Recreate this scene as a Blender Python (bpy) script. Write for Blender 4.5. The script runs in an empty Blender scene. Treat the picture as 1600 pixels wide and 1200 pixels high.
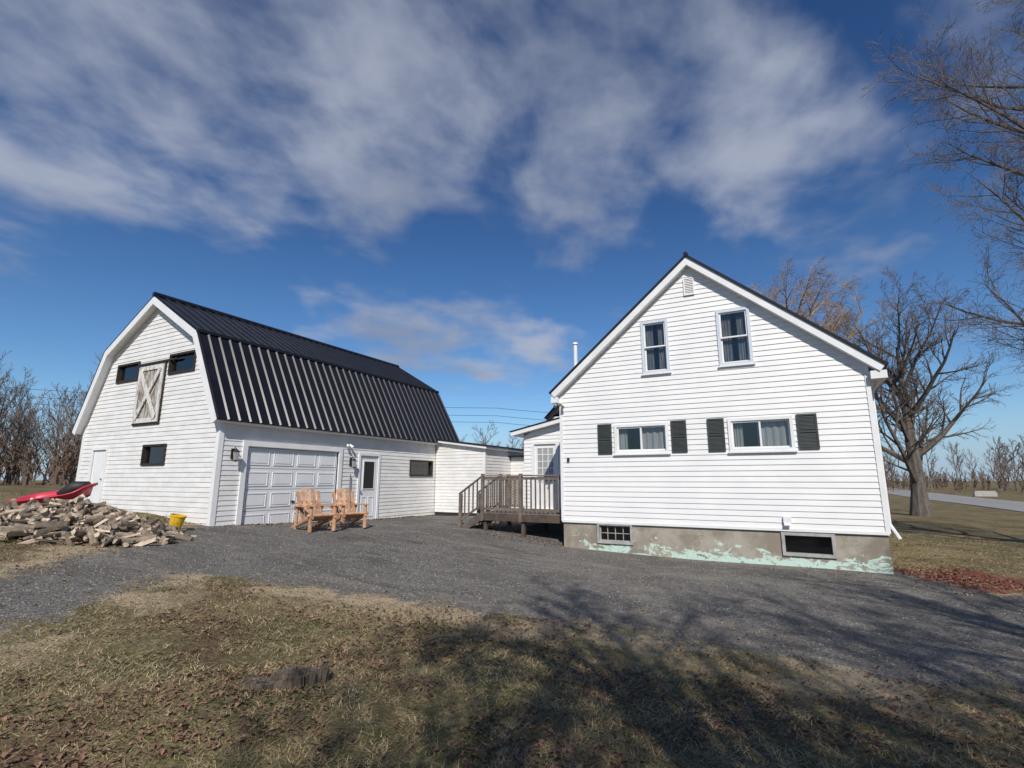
import bpy, math, random
import numpy as np
from mathutils import Vector, Matrix
R=math.radians
sc=bpy.context.scene

# ------------------------------------------------------------------ materials
def newmat(name):
    m=bpy.data.materials.new(name); m.use_nodes=True
    nt=m.node_tree; b=nt.nodes['Principled BSDF']
    return m,nt,b
def N(nt,t,**k):
    n=nt.nodes.new(t)
    for a,v in k.items(): setattr(n,a,v)
    return n
def L(nt,a,b): nt.links.new(a,b)
def mix(nt,f,a,b,bt='MIX'):
    n=nt.nodes.new('ShaderNodeMix'); n.data_type='RGBA'; n.blend_type=bt
    for s,v in ((n.inputs[0],f),(n.inputs[6],a),(n.inputs[7],b)):
        if hasattr(v,'is_linked'): nt.links.new(v,s)
        else: s.default_value = v if not isinstance(v,tuple) else (v[0],v[1],v[2],1)
    return n.outputs[2]
def math_(nt,op,a,b=None,c=None,clamp=False):
    n=nt.nodes.new('ShaderNodeMath'); n.operation=op; n.use_clamp=clamp
    for s,v in zip(n.inputs,(a,b,c)):
        if v is None: continue
        if hasattr(v,'is_linked'): nt.links.new(v,s)
        else: s.default_value=v
    return n.outputs[0]
def mr(nt,v,a,b,c=0.,d=1.,smooth=True):
    n=nt.nodes.new('ShaderNodeMapRange'); n.interpolation_type='SMOOTHSTEP' if smooth else 'LINEAR'
    nt.links.new(v,n.inputs[0])
    for i,x in enumerate((a,b,c,d)): n.inputs[i+1].default_value=x
    return n.outputs[0]
def noise(nt,scale,detail=4,rough=.55,vec=None,dist=0.):
    n=nt.nodes.new('ShaderNodeTexNoise'); n.inputs['Scale'].default_value=scale
    n.inputs['Detail'].default_value=detail; n.inputs['Roughness'].default_value=rough
    n.inputs['Distortion'].default_value=dist
    if vec is not None: nt.links.new(vec,n.inputs['Vector'])
    return n.outputs['Fac']
def objco(nt,scale=(1,1,1)):
    t=nt.nodes.new('ShaderNodeTexCoord'); m=nt.nodes.new('ShaderNodeMapping')
    m.inputs['Scale'].default_value=scale; nt.links.new(t.outputs['Object'],m.inputs['Vector'])
    return m.outputs['Vector']
def bump(nt,b,h,strength=.3,dist=.02):
    n=nt.nodes.new('ShaderNodeBump'); n.inputs['Strength'].default_value=strength
    n.inputs['Distance'].default_value=dist; nt.links.new(h,n.inputs['Height']); nt.links.new(n.outputs[0],b.inputs['Normal'])
def simple(name,c1,c2=None,scale=4,rough=.6,metal=0,stretch=(1,1,1),bs=0,bscale=None,island=0):
    m,nt,b=newmat(name); b.inputs['Roughness'].default_value=rough; b.inputs['Metallic'].default_value=metal
    if c2 is None: c2=tuple(x*.8 for x in c1)
    co=objco(nt,stretch)
    f=mr(nt,noise(nt,scale,5,.6,co),.3,.7)
    col=mix(nt,f,c1,c2)
    if island:
        g=N(nt,'ShaderNodeNewGeometry')
        v=mr(nt,g.outputs['Random Per Island'],0,1,1-island,1+island,False)
        cc=nt.nodes.new('ShaderNodeCombineColor')
        for i in range(3): nt.links.new(v,cc.inputs[i])
        col=mix(nt,1.0,col,cc.outputs[0],'MULTIPLY')
    L(nt,col,b.inputs['Base Color'])
    if bs: bump(nt,b,noise(nt,bscale or scale*4,5,.6,co),bs)
    return m

M={}
M['siding']=simple('white_siding',(.81,.80,.78),(.75,.745,.73),1.3,.45,stretch=(1,1,1),bs=.05,bscale=9)
M['siding_barn']=simple('white_barn_siding',(.79,.78,.76),(.68,.665,.63),1.8,.6,stretch=(1,1,2.5),bs=.12,bscale=14)
M['trim']=simple('white_trim',(.80,.80,.79),(.72,.72,.71),2,.5)
M['bluetrim']=simple('window_trim',(.62,.66,.70),(.55,.59,.64),3,.45)
M['greytrim']=simple('basement_window_frame',(.42,.42,.40),(.30,.29,.27),6,.6)
M['roof']=simple('black_metal_roof',(.008,.008,.010),(.013,.013,.016),2,.36,.0,bs=.03,bscale=1.5)
M['roof'].node_tree.nodes['Principled BSDF'].inputs['Specular IOR Level'].default_value=.45
M['shutter']=simple('shutter_paint',(.045,.055,.052),(.035,.042,.041),5,.5)
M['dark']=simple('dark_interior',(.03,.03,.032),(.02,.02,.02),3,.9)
M['curtain']=simple('curtain',(.24,.24,.24),(.09,.09,.10),7,.9,stretch=(6,6,.4))
M['curtain_pale']=simple('pale_blind',(.36,.37,.37),(.27,.28,.28),3,.9,stretch=(3,3,.4))
M['brown']=simple('brown_window_frame',(.04,.028,.02),(.02,.015,.012),8,.7)
M['deck']=simple('weathered_deck_wood',(.19,.155,.13),(.11,.085,.07),6,.85,stretch=(1,1,1),bs=.3,bscale=30,island=.3)
M['deckdark']=simple('deck_rim_wood',(.11,.075,.052),(.06,.045,.035),6,.85,bs=.2)
M['pine']=simple('pine_log',(.55,.33,.19),(.36,.18,.10),7,.7,bs=.3,island=.3)
M['bark']=simple('tree_bark',(.16,.135,.115),(.075,.062,.052),7,.9,stretch=(1,1,.3),bs=.5,bscale=18)
M['twig']=simple('twig_bark',(.17,.135,.115),(.10,.08,.068),2,.9)
M['willow']=simple('willow_bark',(.36,.25,.15),(.25,.17,.105),2,.9)
M['far']=simple('far_tree_bark',(.20,.165,.145),(.13,.105,.09),.3,.9)
M['logbark']=simple('firewood_bark',(.28,.22,.165),(.13,.10,.075),9,.9,bs=.4,island=.5)
M['logwood']=simple('split_wood',(.60,.49,.36),(.38,.30,.215),8,.85,bs=.3,island=.38)
M['stump']=simple('stump_wood',(.22,.17,.125),(.07,.052,.04),26,.95,stretch=(1,1,.25),bs=1.0,bscale=60,island=.35)
M['red']=simple('red_plastic',(.62,.04,.07),(.5,.03,.06),4,.4)
M['blackp']=simple('black_rubber',(.02,.02,.02),None,5,.6)
M['yellow']=simple('yellow_plastic',(.75,.47,.02),(.65,.38,.02),5,.4)
M['metal']=simple('grey_metal',(.5,.5,.5),(.4,.4,.4),5,.4,.6)
M['white2']=simple('garage_door_paint',(.76,.77,.78),(.72,.73,.74),2,.4)
M['blackm']=simple('black_iron',(.02,.02,.02),None,5,.5)
M['wire']=simple('black_cable',(.02,.02,.02),None,5,.6)
M['concrete']=simple('concrete_block',(.45,.43,.38),(.36,.34,.3),5,.9,bs=.2)
M['straw']=simple('dry_grass_blades',(.44,.34,.19),(.21,.16,.08),2.6,.9,island=.55)
M['green']=simple('green_grass_blades',(.14,.15,.045),(.24,.21,.09),2.5,.9,island=.5)
M['leaf']=simple('dead_leaves',(.13,.062,.042),(.22,.13,.08),30,.85,island=.6)
M['stone']=simple('gravel_stones',(.25,.235,.215),(.12,.113,.105),30,.85,island=.7)
for nm,lo in (('peel',.46),('peelx',.54)):
    m,nt,b=newmat('peeling_white_boards'); co=objco(nt,(6,6,1))
    f=mr(nt,noise(nt,3,6,.65,co),lo,lo+.09)
    L(nt,mix(nt,f,(.64,.63,.59) if nm=='peelx' else (.46,.44,.40),(.20,.15,.11)),b.inputs['Base Color']); b.inputs['Roughness'].default_value=.85; M[nm]=m
# foundation
m,nt,b=newmat('foundation_concrete_peeling_paint')
co=objco(nt); t=N(nt,'ShaderNodeTexCoord'); s=N(nt,'ShaderNodeSeparateXYZ'); L(nt,t.outputs['Object'],s.inputs[0])
n1=noise(nt,1.9,10,.72,objco(nt,(1,1,2.2)),.8)
z=mr(nt,s.outputs['Z'],-1.88,-1.25,.14,-.13,False)
f=mr(nt,math_(nt,'ADD',n1,z),.535,.55)
f=math_(nt,'MULTIPLY',f,mr(nt,noise(nt,9,6,.7,co),.38,.44))
base=mix(nt,mr(nt,noise(nt,2.2,6,.6,co),.35,.65),(.25,.215,.165),(.38,.34,.28))
base=mix(nt,mr(nt,noise(nt,.8,6,.7,co),.5,.62,0,.5),base,(.17,.15,.12))
L(nt,mix(nt,f,base,mix(nt,noise(nt,12,3,.5,co),(.42,.63,.53),(.60,.69,.61))),b.inputs['Base Color'])
b.inputs['Roughness'].default_value=.9; bump(nt,b,noise(nt,25,5,.6,co),.25); M['found']=m
# window glass
m,nt,b=newmat('window_glass'); nt.nodes.remove(b); o=nt.nodes['Material Output']
tr=N(nt,'ShaderNodeBsdfTransparent'); tr.inputs[0].default_value=(.78,.8,.8,1)
g=N(nt,'ShaderNodeBsdfGlossy'); g.inputs['Roughness'].default_value=.03; g.inputs['Color'].default_value=(.9,.9,.9,1)
lw=N(nt,'ShaderNodeLayerWeight'); lw.inputs['Blend'].default_value=.5
ff=math_(nt,'ADD',math_(nt,'MULTIPLY',math_(nt,'POWER',lw.outputs['Facing'],3.0),.5),.08,clamp=True); mx=N(nt,'ShaderNodeMixShader')
L(nt,ff,mx.inputs[0]); L(nt,tr.outputs[0],mx.inputs[1]); L(nt,g.outputs[0],mx.inputs[2]); L(nt,mx.outputs[0],o.inputs[0]); M['glass']=m
# ground
m,nt,b=newmat('ground_grass_and_gravel'); co=objco(nt)
at=N(nt,'ShaderNodeAttribute'); at.attribute_name='drive'
sd=math_(nt,'ADD',at.outputs['Fac'],math_(nt,'MULTIPLY',math_(nt,'SUBTRACT',noise(nt,1.7,9,.7,co),.5),2.3))
fd=mr(nt,sd,-.12,.22)
vor=N(nt,'ShaderNodeTexVoronoi'); vor.inputs['Scale'].default_value=42; L(nt,co,vor.inputs['Vector'])
vs=N(nt,'ShaderNodeSeparateColor'); L(nt,vor.outputs['Color'],vs.inputs[0])
gcol=mix(nt,vs.outputs[0],(.088,.082,.074),(.25,.235,.21))
gcol=mix(nt,mr(nt,noise(nt,.55,6,.6,co),.42,.68,0,.6),gcol,(.115,.103,.09))
gcol=mix(nt,mr(nt,noise(nt,1.3,7,.7,objco(nt,(.35,1,1)),1.4),.47,.66,0,.7),gcol,(.27,.24,.20))
gcol=mix(nt,mr(nt,noise(nt,.7,7,.7,objco(nt,(.3,1.3,1)),1.),.53,.68,0,.6),gcol,(.05,.046,.042))
# grass
g1=mix(nt,mr(nt,noise(nt,.9,6,.65,co),.38,.62),(.20,.155,.08),(.095,.09,.036))
g1=mix(nt,mr(nt,noise(nt,14,6,.7,co),.45,.7),g1,(.34,.27,.15))
lf=mr(nt,noise(nt,.6,7,.65,objco(nt,(1,1.4,1)),.5),.48,.63,0,.65)
g1=mix(nt,lf,g1,mix(nt,mr(nt,noise(nt,22,4,.7,co),.35,.65),(.06,.032,.024),(.16,.09,.06)))
st=math_(nt,'MULTIPLY',mr(nt,sd,-1.3,-.3),mr(nt,noise(nt,1.1,6,.65,co),.42,.55))
g1=mix(nt,st,g1,mix(nt,noise(nt,18,4,.6,co),(.56,.44,.29),(.32,.245,.15)))
a2=N(nt,'ShaderNodeAttribute'); a2.attribute_name='mulch'
mf=mr(nt,math_(nt,'ADD',a2.outputs['Fac'],math_(nt,'MULTIPLY',math_(nt,'SUBTRACT',noise(nt,3,6,.6,co),.5),1.4)),.35,.6)
g1=mix(nt,mf,g1,mix(nt,noise(nt,20,4,.6,co),(.28,.08,.055),(.12,.045,.035)))
L(nt,mix(nt,fd,g1,gcol),b.inputs['Base Color']); b.inputs['Roughness'].default_value=.92
b.inputs['Specular IOR Level'].default_value=.15
hh=math_(nt,'ADD',math_(nt,'MULTIPLY',vor.outputs['Distance'],.5),noise(nt,30,6,.7,co)); bump(nt,b,hh,.8,.03)
M['ground']=m
M['road']=simple('road_asphalt',(.30,.29,.28),(.24,.235,.23),1.5,.9,bs=.1)
M['paint']=simple('road_paint',(.5,.4,.08),None,5,.8)

# ------------------------------------------------------------------ mesh builder
class MB:
    def __init__(s): s.v=[];s.f=[];s.m=[]
    def add(s,vs,fs,m=0):
        o=len(s.v); s.v+= [tuple(v) for v in vs]; s.f+=[tuple(i+o for i in f) for f in fs]; s.m+=[m]*len(fs)
    def hexa(s,p,m=0):
        s.add(p,[(0,1,2,3),(7,6,5,4),(0,4,5,1),(1,5,6,2),(2,6,7,3),(3,7,4,0)],m)
    def box(s,x0,x1,y0,y1,z0,z1,m=0):
        s.hexa([(x0,y0,z0),(x1,y0,z0),(x1,y1,z0),(x0,y1,z0),(x0,y0,z1),(x1,y0,z1),(x1,y1,z1),(x0,y1,z1)],m)
    def lbox(s,fr,u0,u1,n0,n1,z0,z1,m=0):
        P=lambda u,n,z:(fr[0]+u*fr[2]+n*fr[4],fr[1]+u*fr[3]+n*fr[5],z)
        s.hexa([P(u0,n0,z0),P(u1,n0,z0),P(u1,n1,z0),P(u0,n1,z0),P(u0,n0,z1),P(u1,n0,z1),P(u1,n1,z1),P(u0,n1,z1)],m)
    def lquad(s,fr,pts,m=0):
        P=lambda u,n,z:(fr[0]+u*fr[2]+n*fr[4],fr[1]+u*fr[3]+n*fr[5],z)
        s.add([P(*q) for q in pts],[tuple(range(len(pts)))],m)
    def beam(s,p0,p1,w,t,m=0,up=(0,0,1)):
        p0=Vector(p0);p1=Vector(p1);d=(p1-p0).normalized();a=d.cross(Vector(up))
        if a.length<1e-3:a=d.cross(Vector((1,0,0)))
        a.normalize();b=d.cross(a).normalized();a*=w/2;b*=t/2
        s.hexa([p0-a-b,p0+a-b,p0+a+b,p0-a+b,p1-a-b,p1+a-b,p1+a+b,p1-a+b],m)
    def tube(s,pts,rs,sides=8,m=0,cap=True):
        pts=[Vector(p) for p in pts];o=len(s.v);n=len(pts);a=None
        for i,p in enumerate(pts):
            d=(pts[min(i+1,n-1)]-pts[max(i-1,0)]).normalized()
            if a is None:
                a=d.cross(Vector((.31,.2,.93)))
                if a.length<.05:a=d.cross(Vector((1,0,0)))
            else: a=a-d*a.dot(d)
            a.normalize();b=d.cross(a)
            for k in range(sides):
                t=2*math.pi*k/sides;q=p+(a*math.cos(t)+b*math.sin(t))*rs[i];s.v.append((q.x,q.y,q.z))
        for i in range(n-1):
            for k in range(sides):
                k2=(k+1)%sides;s.f.append((o+i*sides+k,o+i*sides+k2,o+(i+1)*sides+k2,o+(i+1)*sides+k));s.m.append(m)
        if cap:
            s.f.append(tuple(o+k for k in range(sides))[::-1]);s.m.append(m)
            s.f.append(tuple(o+(n-1)*sides+k for k in range(sides)));s.m.append(m)
    def build(s,name,mats,parent=None,smooth=False,bevel=0):
        me=bpy.data.meshes.new(name);me.from_pydata(s.v,[],s.f)
        for mm in mats: me.materials.append(mm)
        me.polygons.foreach_set('material_index',s.m)
        if smooth: me.polygons.foreach_set('use_smooth',[True]*len(s.f))
        me.update();ob=bpy.data.objects.new(name,me);sc.collection.objects.link(ob)
        if parent: ob.parent=parent
        if bevel:
            bv=ob.modifiers.new('bevel','BEVEL');bv.width=bevel;bv.segments=2;bv.limit_method='ANGLE'
        return ob
def empty(name,loc=(0,0,0)):
    e=bpy.data.objects.new(name,None);e.location=loc;sc.collection.objects.link(e);return e

# ------------------------------------------------------------------ terrain
CP=[(0,0,-1.55),(-1,4,-1.6),(-3.2,2.8,-1.48),(-3,-5,-1.4),(5,0,-1.7),(6,-8,-1.6),(-8,-3,-1.2),(-6.2,2.1,-1.33),(-7.8,4.7,-1.33),
(-9.1,3.75,-1.15),(-12.5,4.5,-.98),(-12.4,7.76,-1.1),(-19.4,7.76,-.58),(-19,2,-.6),(-12.4,12.5,-1.3),(-12.4,17,-1.4),(-10,17,-1.34),
(-7.5,13.4,-1.53),(-5.26,13,-1.76),(1.92,13,-1.87),(-2,9,-1.75),(4,9,-1.9),(-8,9,-1.45),(-19.4,18,-.7),(-10,24,-1.5),(0,25,-1.8),
(6.7,36,-1.95),(14,43,-2.05),(14,71,-2.05),(14,10,-2.0),(14,-10,-1.9),(17,10,-2.),(20,20,-2.05),(20,50,-2.05),(-40,20,-.45),(-60,60,-.45),
(-40,-20,-.5),(0,70,-1.8),(0,-40,-1.4),(40,40,-2.1),(60,0,-2.1)]
for rr in (160,700):
    for k in range(12):
        a=k*math.pi/6; x=math.cos(a);CP.append((rr*x,rr*math.sin(a),-1.25-.85*max(-1,min(1,x*1.3))))
CP=np.array(CP);SCL=10.
def phi(r): return np.where(r>1e-9,r*r*np.log(r+1e-12),0)
n=len(CP);Pm=CP[:,:2]/SCL
K=phi(np.linalg.norm(Pm[:,None]-Pm[None],axis=2))+np.eye(n)*.01
A=np.zeros((n+3,n+3));A[:n,:n]=K;A[:n,n]=1;A[:n,n+1:]=Pm;A[n,:n]=1;A[n+1:,:n]=Pm.T
W=np.linalg.solve(A,np.concatenate([CP[:,2],[0,0,0]]))
def H(x,y):
    x=np.asarray(x,float);y=np.asarray(y,float);sh=x.shape
    q=np.stack([x.ravel(),y.ravel()],1)/SCL
    out=phi(np.linalg.norm(q[:,None]-Pm[None],axis=2))@W[:n]+W[n]+q@W[n+1:]
    return np.clip(out,-2.3,-.35).reshape(sh)
def h1(x,y): return float(H(np.array([x]),np.array([y]))[0])
DR=np.array([(-9.4,-12),(-8.9,0),(-8.6,2.5),(-9.4,3.9),(-11.7,6.3),(-12.8,7.6),(-12.8,17.5),(-5,17.5),(-5,13.3),(2,13.3),(3.0,11.9),(4.5,11.3),(14.5,11),(14.5,5.5),(1.6,5.85),(.76,5.8),
(-.24,5.87),(-1.5,5.9),(-2.7,5.65),(-3.75,5.45),(-5.07,5.3),(-6.6,5.05),(-7.8,4.7),(-7.1,3.6),(-6.3,2.1),(-5.9,0),(-6.2,-12)])
def SD(x,y):
    x=np.asarray(x,float).ravel();y=np.asarray(y,float).ravel();d=np.full(x.shape,1e9);ins=np.zeros(x.shape,bool);k=len(DR)
    for i in range(k):
        ax,ay=DR[i];bx,by=DR[(i+1)%k];ex,ey=bx-ax,by-ay
        t=np.clip(((x-ax)*ex+(y-ay)*ey)/(ex*ex+ey*ey),0,1);d=np.minimum(d,np.hypot(x-ax-t*ex,y-ay-t*ey))
        c=((ay>y)!=(by>y));
        with np.errstate(divide='ignore',invalid='ignore'): xi=(bx-ax)*(y-ay)/(by-ay)+ax if by!=ay else np.full(x.shape,1e9)
        ins^=(c&(x<xi))
    return np.where(ins,d,-d)
def axis(lo,hi,step,far):
    a=list(np.arange(lo,hi+1e-6,step));s=step;v=a[-1]
    while v<far: s*=1.25;v+=s;a.append(v)
    s=step;v=a[0];b=[]
    while v>-far: s*=1.25;v-=s;b.append(v)
    return np.array(b[::-1]+a)
xs=axis(-20,16,.25,1500);ys=axis(-3,24,.25,1500)
GX,GY=np.meshgrid(xs,ys);nx,ny=len(xs),len(ys)
Z=H(GX,GY)
near=(np.abs(GX)<20)&(GY>-3)&(GY<24)
sdg=SD(GX,GY).reshape(GX.shape)
und=.03*np.sin(GX*2.1+1.3*np.sin(GY*1.1))*np.cos(GY*1.7+.8*np.sin(GX*.9))
Z=Z+und*np.clip(-sdg,0,1)*near+.010*np.sin(GX*1.3+np.sin(GY*2))*np.cos(GY*2.9)*near
rr=np.hypot(GX-2.9,(GY-13.2)*.9); mulch=np.clip(1.25-rr/1.5,0,1)
idx=np.arange(nx*ny).reshape(ny,nx)
F=np.stack([idx[:-1,:-1],idx[:-1,1:],idx[1:,1:],idx[1:,:-1]],-1).reshape(-1,4)
fs=sdg.ravel()[F].mean(1)
V=np.stack([GX.ravel(),GY.ravel(),Z.ravel()],1)
def sheet(name,sel):
    used=np.unique(F[sel]);mp=np.full(nx*ny,-1);mp[used]=np.arange(len(used))
    me=bpy.data.meshes.new(name);me.from_pydata(V[used].tolist(),[],mp[F[sel]].tolist());me.materials.append(M['ground'])
    for an,arr in (('drive',sdg),('mulch',mulch)):
        a=me.attributes.new(an,'FLOAT','POINT');a.data.foreach_set('value',arr.ravel()[used].astype(np.float32))
    me.polygons.foreach_set('use_smooth',[True]*len(me.polygons))
    ob=bpy.data.objects.new(name,me);sc.collection.objects.link(ob);return ob
sheet('driveway',fs>0);sheet('lawn',fs<=0)
# road
mb=MB();yy=np.concatenate([np.arange(-60,120,1.5),np.arange(120,900,20)]);
for (x0,x1,dz,mi) in ((13.8,20.3,.05,0),(16.95,17.05,.056,1),(17.15,17.25,.056,1)):
    o=len(mb.v);xx=np.linspace(x0,x1,4 if mi==0 else 2)
    for y in yy:
        for x in xx: mb.v.append((x,y,max(h1(15,y),h1(20,y))+dz))
    k=len(xx)
    for i in range(len(yy)-1):
        for j in range(k-1):
            a=o+i*k+j;mb.f.append((a,a+1,a+k+1,a+k));mb.m.append(mi)
mb.build('road',[M['road'],M['paint']])

# ------------------------------------------------------------------ siding / windows
def siding(mb,fr,rng,z0,z1,e,lip,openings=(),m=0):
    c=z0
    P=lambda u,n_,z:(fr[0]+u*fr[2]+n_*fr[4],fr[1]+u*fr[3]+n_*fr[5],z)
    while c<z1-1e-6:
        top=min(c+e,z1)
        lv=sorted(set([c,top]+[q for o in openings for q in o[2:4] if c<q<top]))
        for a,b in zip(lv[:-1],lv[1:]):
            mid=(a+b)/2;la=rng(a);lb=rng(b)
            if la[1]-la[0]<.02: continue
            bd=[(la[0],lb[0])]
            for o in sorted(openings):
                if o[2]<mid<o[3]: bd+=[(o[0],o[0]),(o[1],o[1])]
            bd.append((la[1],lb[1]))
            oa=lip*(1-(a-c)/e);ob=lip*(1-(b-c)/e)
            for i in range(0,len(bd),2):
                l,r=bd[i],bd[i+1]
                mb.add([P(l[0],oa,a),P(r[0],oa,a),P(r[1],ob,b),P(l[1],ob,b)],[(0,1,2,3)],m)
                if a==c and lip>0: mb.add([P(l[0],0,a),P(r[0],0,a),P(r[0],oa,a),P(l[0],oa,a)],[(0,1,2,3)],m)
        c+=e
def frame_box(mb,fr,u0,u1,z0,z1,w,n0,n1,m=0):
    mb.lbox(fr,u0,u0+w,n0,n1,z0,z1,m);mb.lbox(fr,u1-w,u1,n0,n1,z0,z1,m)
    mb.lbox(fr,u0+w,u1-w,n0,n1,z1-w,z1,m);mb.lbox(fr,u0+w,u1-w,n0,n1,z0,z0+w,m)
def window(name,parent,fr,u0,u1,z0,z1,kind,trim='trim',w=.07,curtain=True,sash='trim'):
    mb=MB();mats=[M[trim],M['glass'],M['dark'],M['curtain_pale' if kind=='slide' else 'curtain'],M[sash]]
    frame_box(mb,fr,u0,u1,z0,z1,w,-.10,.045)
    if kind in('hung','slide'): mb.lbox(fr,u0-.03,u1+.03,.0,.075,z0-.035,z0,4)
    a,b,c,d=u0+w,u1-w,z0+w,z1-w
    if kind=='hung':
        mid=(c+d)/2
        frame_box(mb,fr,a,b,mid-.015,d,.035,-.045,.01,4);frame_box(mb,fr,a,b,c,mid+.02,.035,-.075,-.047,4)
        mb.lquad(fr,[(a,-.02,mid),(b,-.02,mid),(b,-.02,d),(a,-.02,d)],1)
        mb.lquad(fr,[(a,-.06,c),(b,-.06,c),(b,-.06,mid),(a,-.06,mid)],1)
    elif kind=='slide':
        mid=(a+b)/2
        frame_box(mb,fr,a,mid+.02,c,d,.04,-.045,.01,4);frame_box(mb,fr,mid-.02,b,c,d,.04,-.075,-.047,4)
        mb.lquad(fr,[(a,-.02,c),(mid,-.02,c),(mid,-.02,d),(a,-.02,d)],1);mb.lquad(fr,[(mid,-.06,c),(b,-.06,c),(b,-.06,d),(mid,-.06,d)],1)
    elif kind=='grid':
        frame_box(mb,fr,a,b,c,d,.03,-.075,-.03,4)
        for i in (1,2,3): mb.lbox(fr,a+(b-a)*i/4-.008,a+(b-a)*i/4+.008,-.07,-.045,c+.03,d-.03,4)
        mb.lbox(fr,a+.03,b-.03,-.068,-.046,(c+d)/2-.008,(c+d)/2+.008,4)
        mb.lquad(fr,[(a,-.08,c),(b,-.08,c),(b,-.08,d),(a,-.08,d)],1)
    else:
        mb.lquad(fr,[(a,-.05,c),(b,-.05,c),(b,-.05,d),(a,-.05,d)],1)
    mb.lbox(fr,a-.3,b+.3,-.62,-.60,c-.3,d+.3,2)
    if curtain:
        L_=(b-a)
        for s0,s1 in ((a-.02,a+L_*.40),(b-L_*.40,b+.02)) if kind!='slide' else ((a-.02,a+L_*.2),(a+L_*.45,b+.02)):
            q=14
            for i in range(q):
                ua=s0+(s1-s0)*i/q;ub=s0+(s1-s0)*(i+1)/q
                na=-.13+.02*math.sin(i*1.9);nb=-.13+.02*math.sin((i+1)*1.9)
                mb.lquad(fr,[(ua,na,c-.05),(ub,nb,c-.05),(ub,nb,d+.05),(ua,na,d+.05)],3)
    return mb.build(name,mats,parent)
def offpoly(pts,d):
    out=[];k=len(pts)
    for i in range(k):
        ns=[]
        for a,b in ((i-1,i),(i,i+1)):
            if a<0 or b>=k: continue
            ex,ez=pts[b][0]-pts[a][0],pts[b][1]-pts[a][1];l=math.hypot(ex,ez);ns.append((-ez/l,ex/l))
        nx_=sum(q[0] for q in ns)/len(ns);nz_=sum(q[1] for q in ns)/len(ns);s=nx_*nx_+nz_*nz_
        out.append((pts[i][0]+nx_*d/s,pts[i][1]+nz_*d/s))
    return out
def roof(mb,prof,y0,y1,d0,d1,m):
    A_=offpoly(prof,d0);B_=offpoly(prof,d1)
    for i in range(len(prof)-1):
        a,b,c,d=A_[i],A_[i+1],B_[i+1],B_[i]
        for y in (y0,y1): mb.add([(a[0],y,a[1]),(b[0],y,b[1]),(c[0],y,c[1]),(d[0],y,d[1])],[(0,1,2,3)],m)
        for p,q in ((a,b),(d,c)): mb.add([(p[0],y0,p[1]),(q[0],y0,q[1]),(q[0],y1,q[1]),(p[0],y1,p[1])],[(0,1,2,3)],m)
    for p,q in ((A_[0],B_[0]),(A_[-1],B_[-1])): mb.add([(p[0],y0,p[1]),(q[0],y0,q[1]),(q[0],y1,q[1]),(p[0],y1,p[1])],[(0,1,2,3)],m)
def ribs(mb,prof,y0,y1,sp,w,h,off,m,tw=.27):
    B_=offpoly(prof,off)
    k=int((y1-y0)/sp);sp=(y1-y0)/k
    for i in range(len(prof)-1):
        a=Vector((B_[i][0],0,B_[i][1]));b=Vector((B_[i+1][0],0,B_[i+1][1]));d=(b-a).normalized();nrm=Vector((-d.z,0,d.x))
        a=a+d*.02-nrm*.002;b=b-d*.02-nrm*.002
        for j in range(k+1):
            y=y0+j*sp;yl,yr=y-w/2,y+w/2;tl,tr=y-w*tw,y+w*tw
            if j==0: yl=tl=y;
            if j==k: yr=tr=y
            P=lambda p,yy,e:(p+nrm*e+Vector((0,yy,0)))
            mb.hexa([P(a,yl,0),P(a,yr,0),P(b,yr,0),P(b,yl,0),P(a,tl,h),P(a,tr,h),P(b,tr,h),P(b,tl,h)],m)

# ------------------------------------------------------------------ farmhouse
hs=empty('white_farmhouse')
XL,XR,YF,YB=-5.26,1.92,13.,21.
FRh=(0,YF,1,0,0,-1);cx=-1.62;prof=[(-5.52,2.41),(cx,5.735),(2.28,2.41)];sl=(5.735-2.41)/3.9
zsid=-1.06
def rngh(z):
    if z<2.45: return (XL,XR)
    hw=3.9-(z+.12-2.41)/sl
    return (max(XL,cx-hw),min(XR,cx+hw))
wins=[('attic_window',-2.91,-2.21,2.73,4.16,'hung','bluetrim'),('attic_window_2',-1.03,-.27,2.75,4.17,'hung','bluetrim'),
('front_window',-3.74,-2.35,.67,1.44,'slide','trim'),('front_window_2',-.96,.41,.66,1.45,'slide','trim')]
ops=[(a+.03,b-.03,c+.03,d-.03) for _,a,b,c,d,_,_ in wins]
mb=MB();siding(mb,FRh,rngh,zsid,5.6,.128,.018,ops)
fl=(XL,0,0,1,-1,0);siding(mb,fl,lambda z:(YF,YB),zsid,2.4,.128,.018)
fl=(XR,0,0,1,1,0);siding(mb,fl,lambda z:(YF,YB),zsid,2.4,.128,.018)
siding(mb,(0,YB,1,0,0,1),rngh,zsid,5.6,.128,.018)
mb.build('siding_walls',[M['siding']],hs)
for nm,a,b,c,d,k,t in wins: window(nm,hs,FRh,a,b,c,d,k,t)
mb=MB();roof(mb,prof,12.75,21.25,-.035,0,0);ribs(mb,prof,12.78,21.22,.24,.05,.022,0,0)
mb.tube([(cx,12.74,5.75),(cx,21.26,5.75)],[.06,.06],8);mb.build('metal_roof',[M['roof']],hs)
mb=MB();p2=[(-5.49,2.41+.02),(cx,5.735),(2.25,2.43)];roof(mb,p2,12.79,21.21,-.20,-.038,0)
for s,x0,x1 in ((1,XR+.03,2.24),(-1,-5.48,XL-.03)): mb.box(x0,x1,12.82,21.15,2.13,2.30)
for x0,x1 in ((XR-.06,XR+.026),(XL-.026,XL+.06)): mb.box(x0,x1,12.972,13.05,zsid-.02,2.45)
mb.box(XL,XR,12.965,13.0,zsid-.05,zsid+.01)
mb.build('white_fascia_and_corner_boards',[M['trim']],hs)
mb=MB();bw=[(-4.30,-3.375,-1.60,-1.09),(-.05,.963,-1.63,-1.13)]
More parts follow.
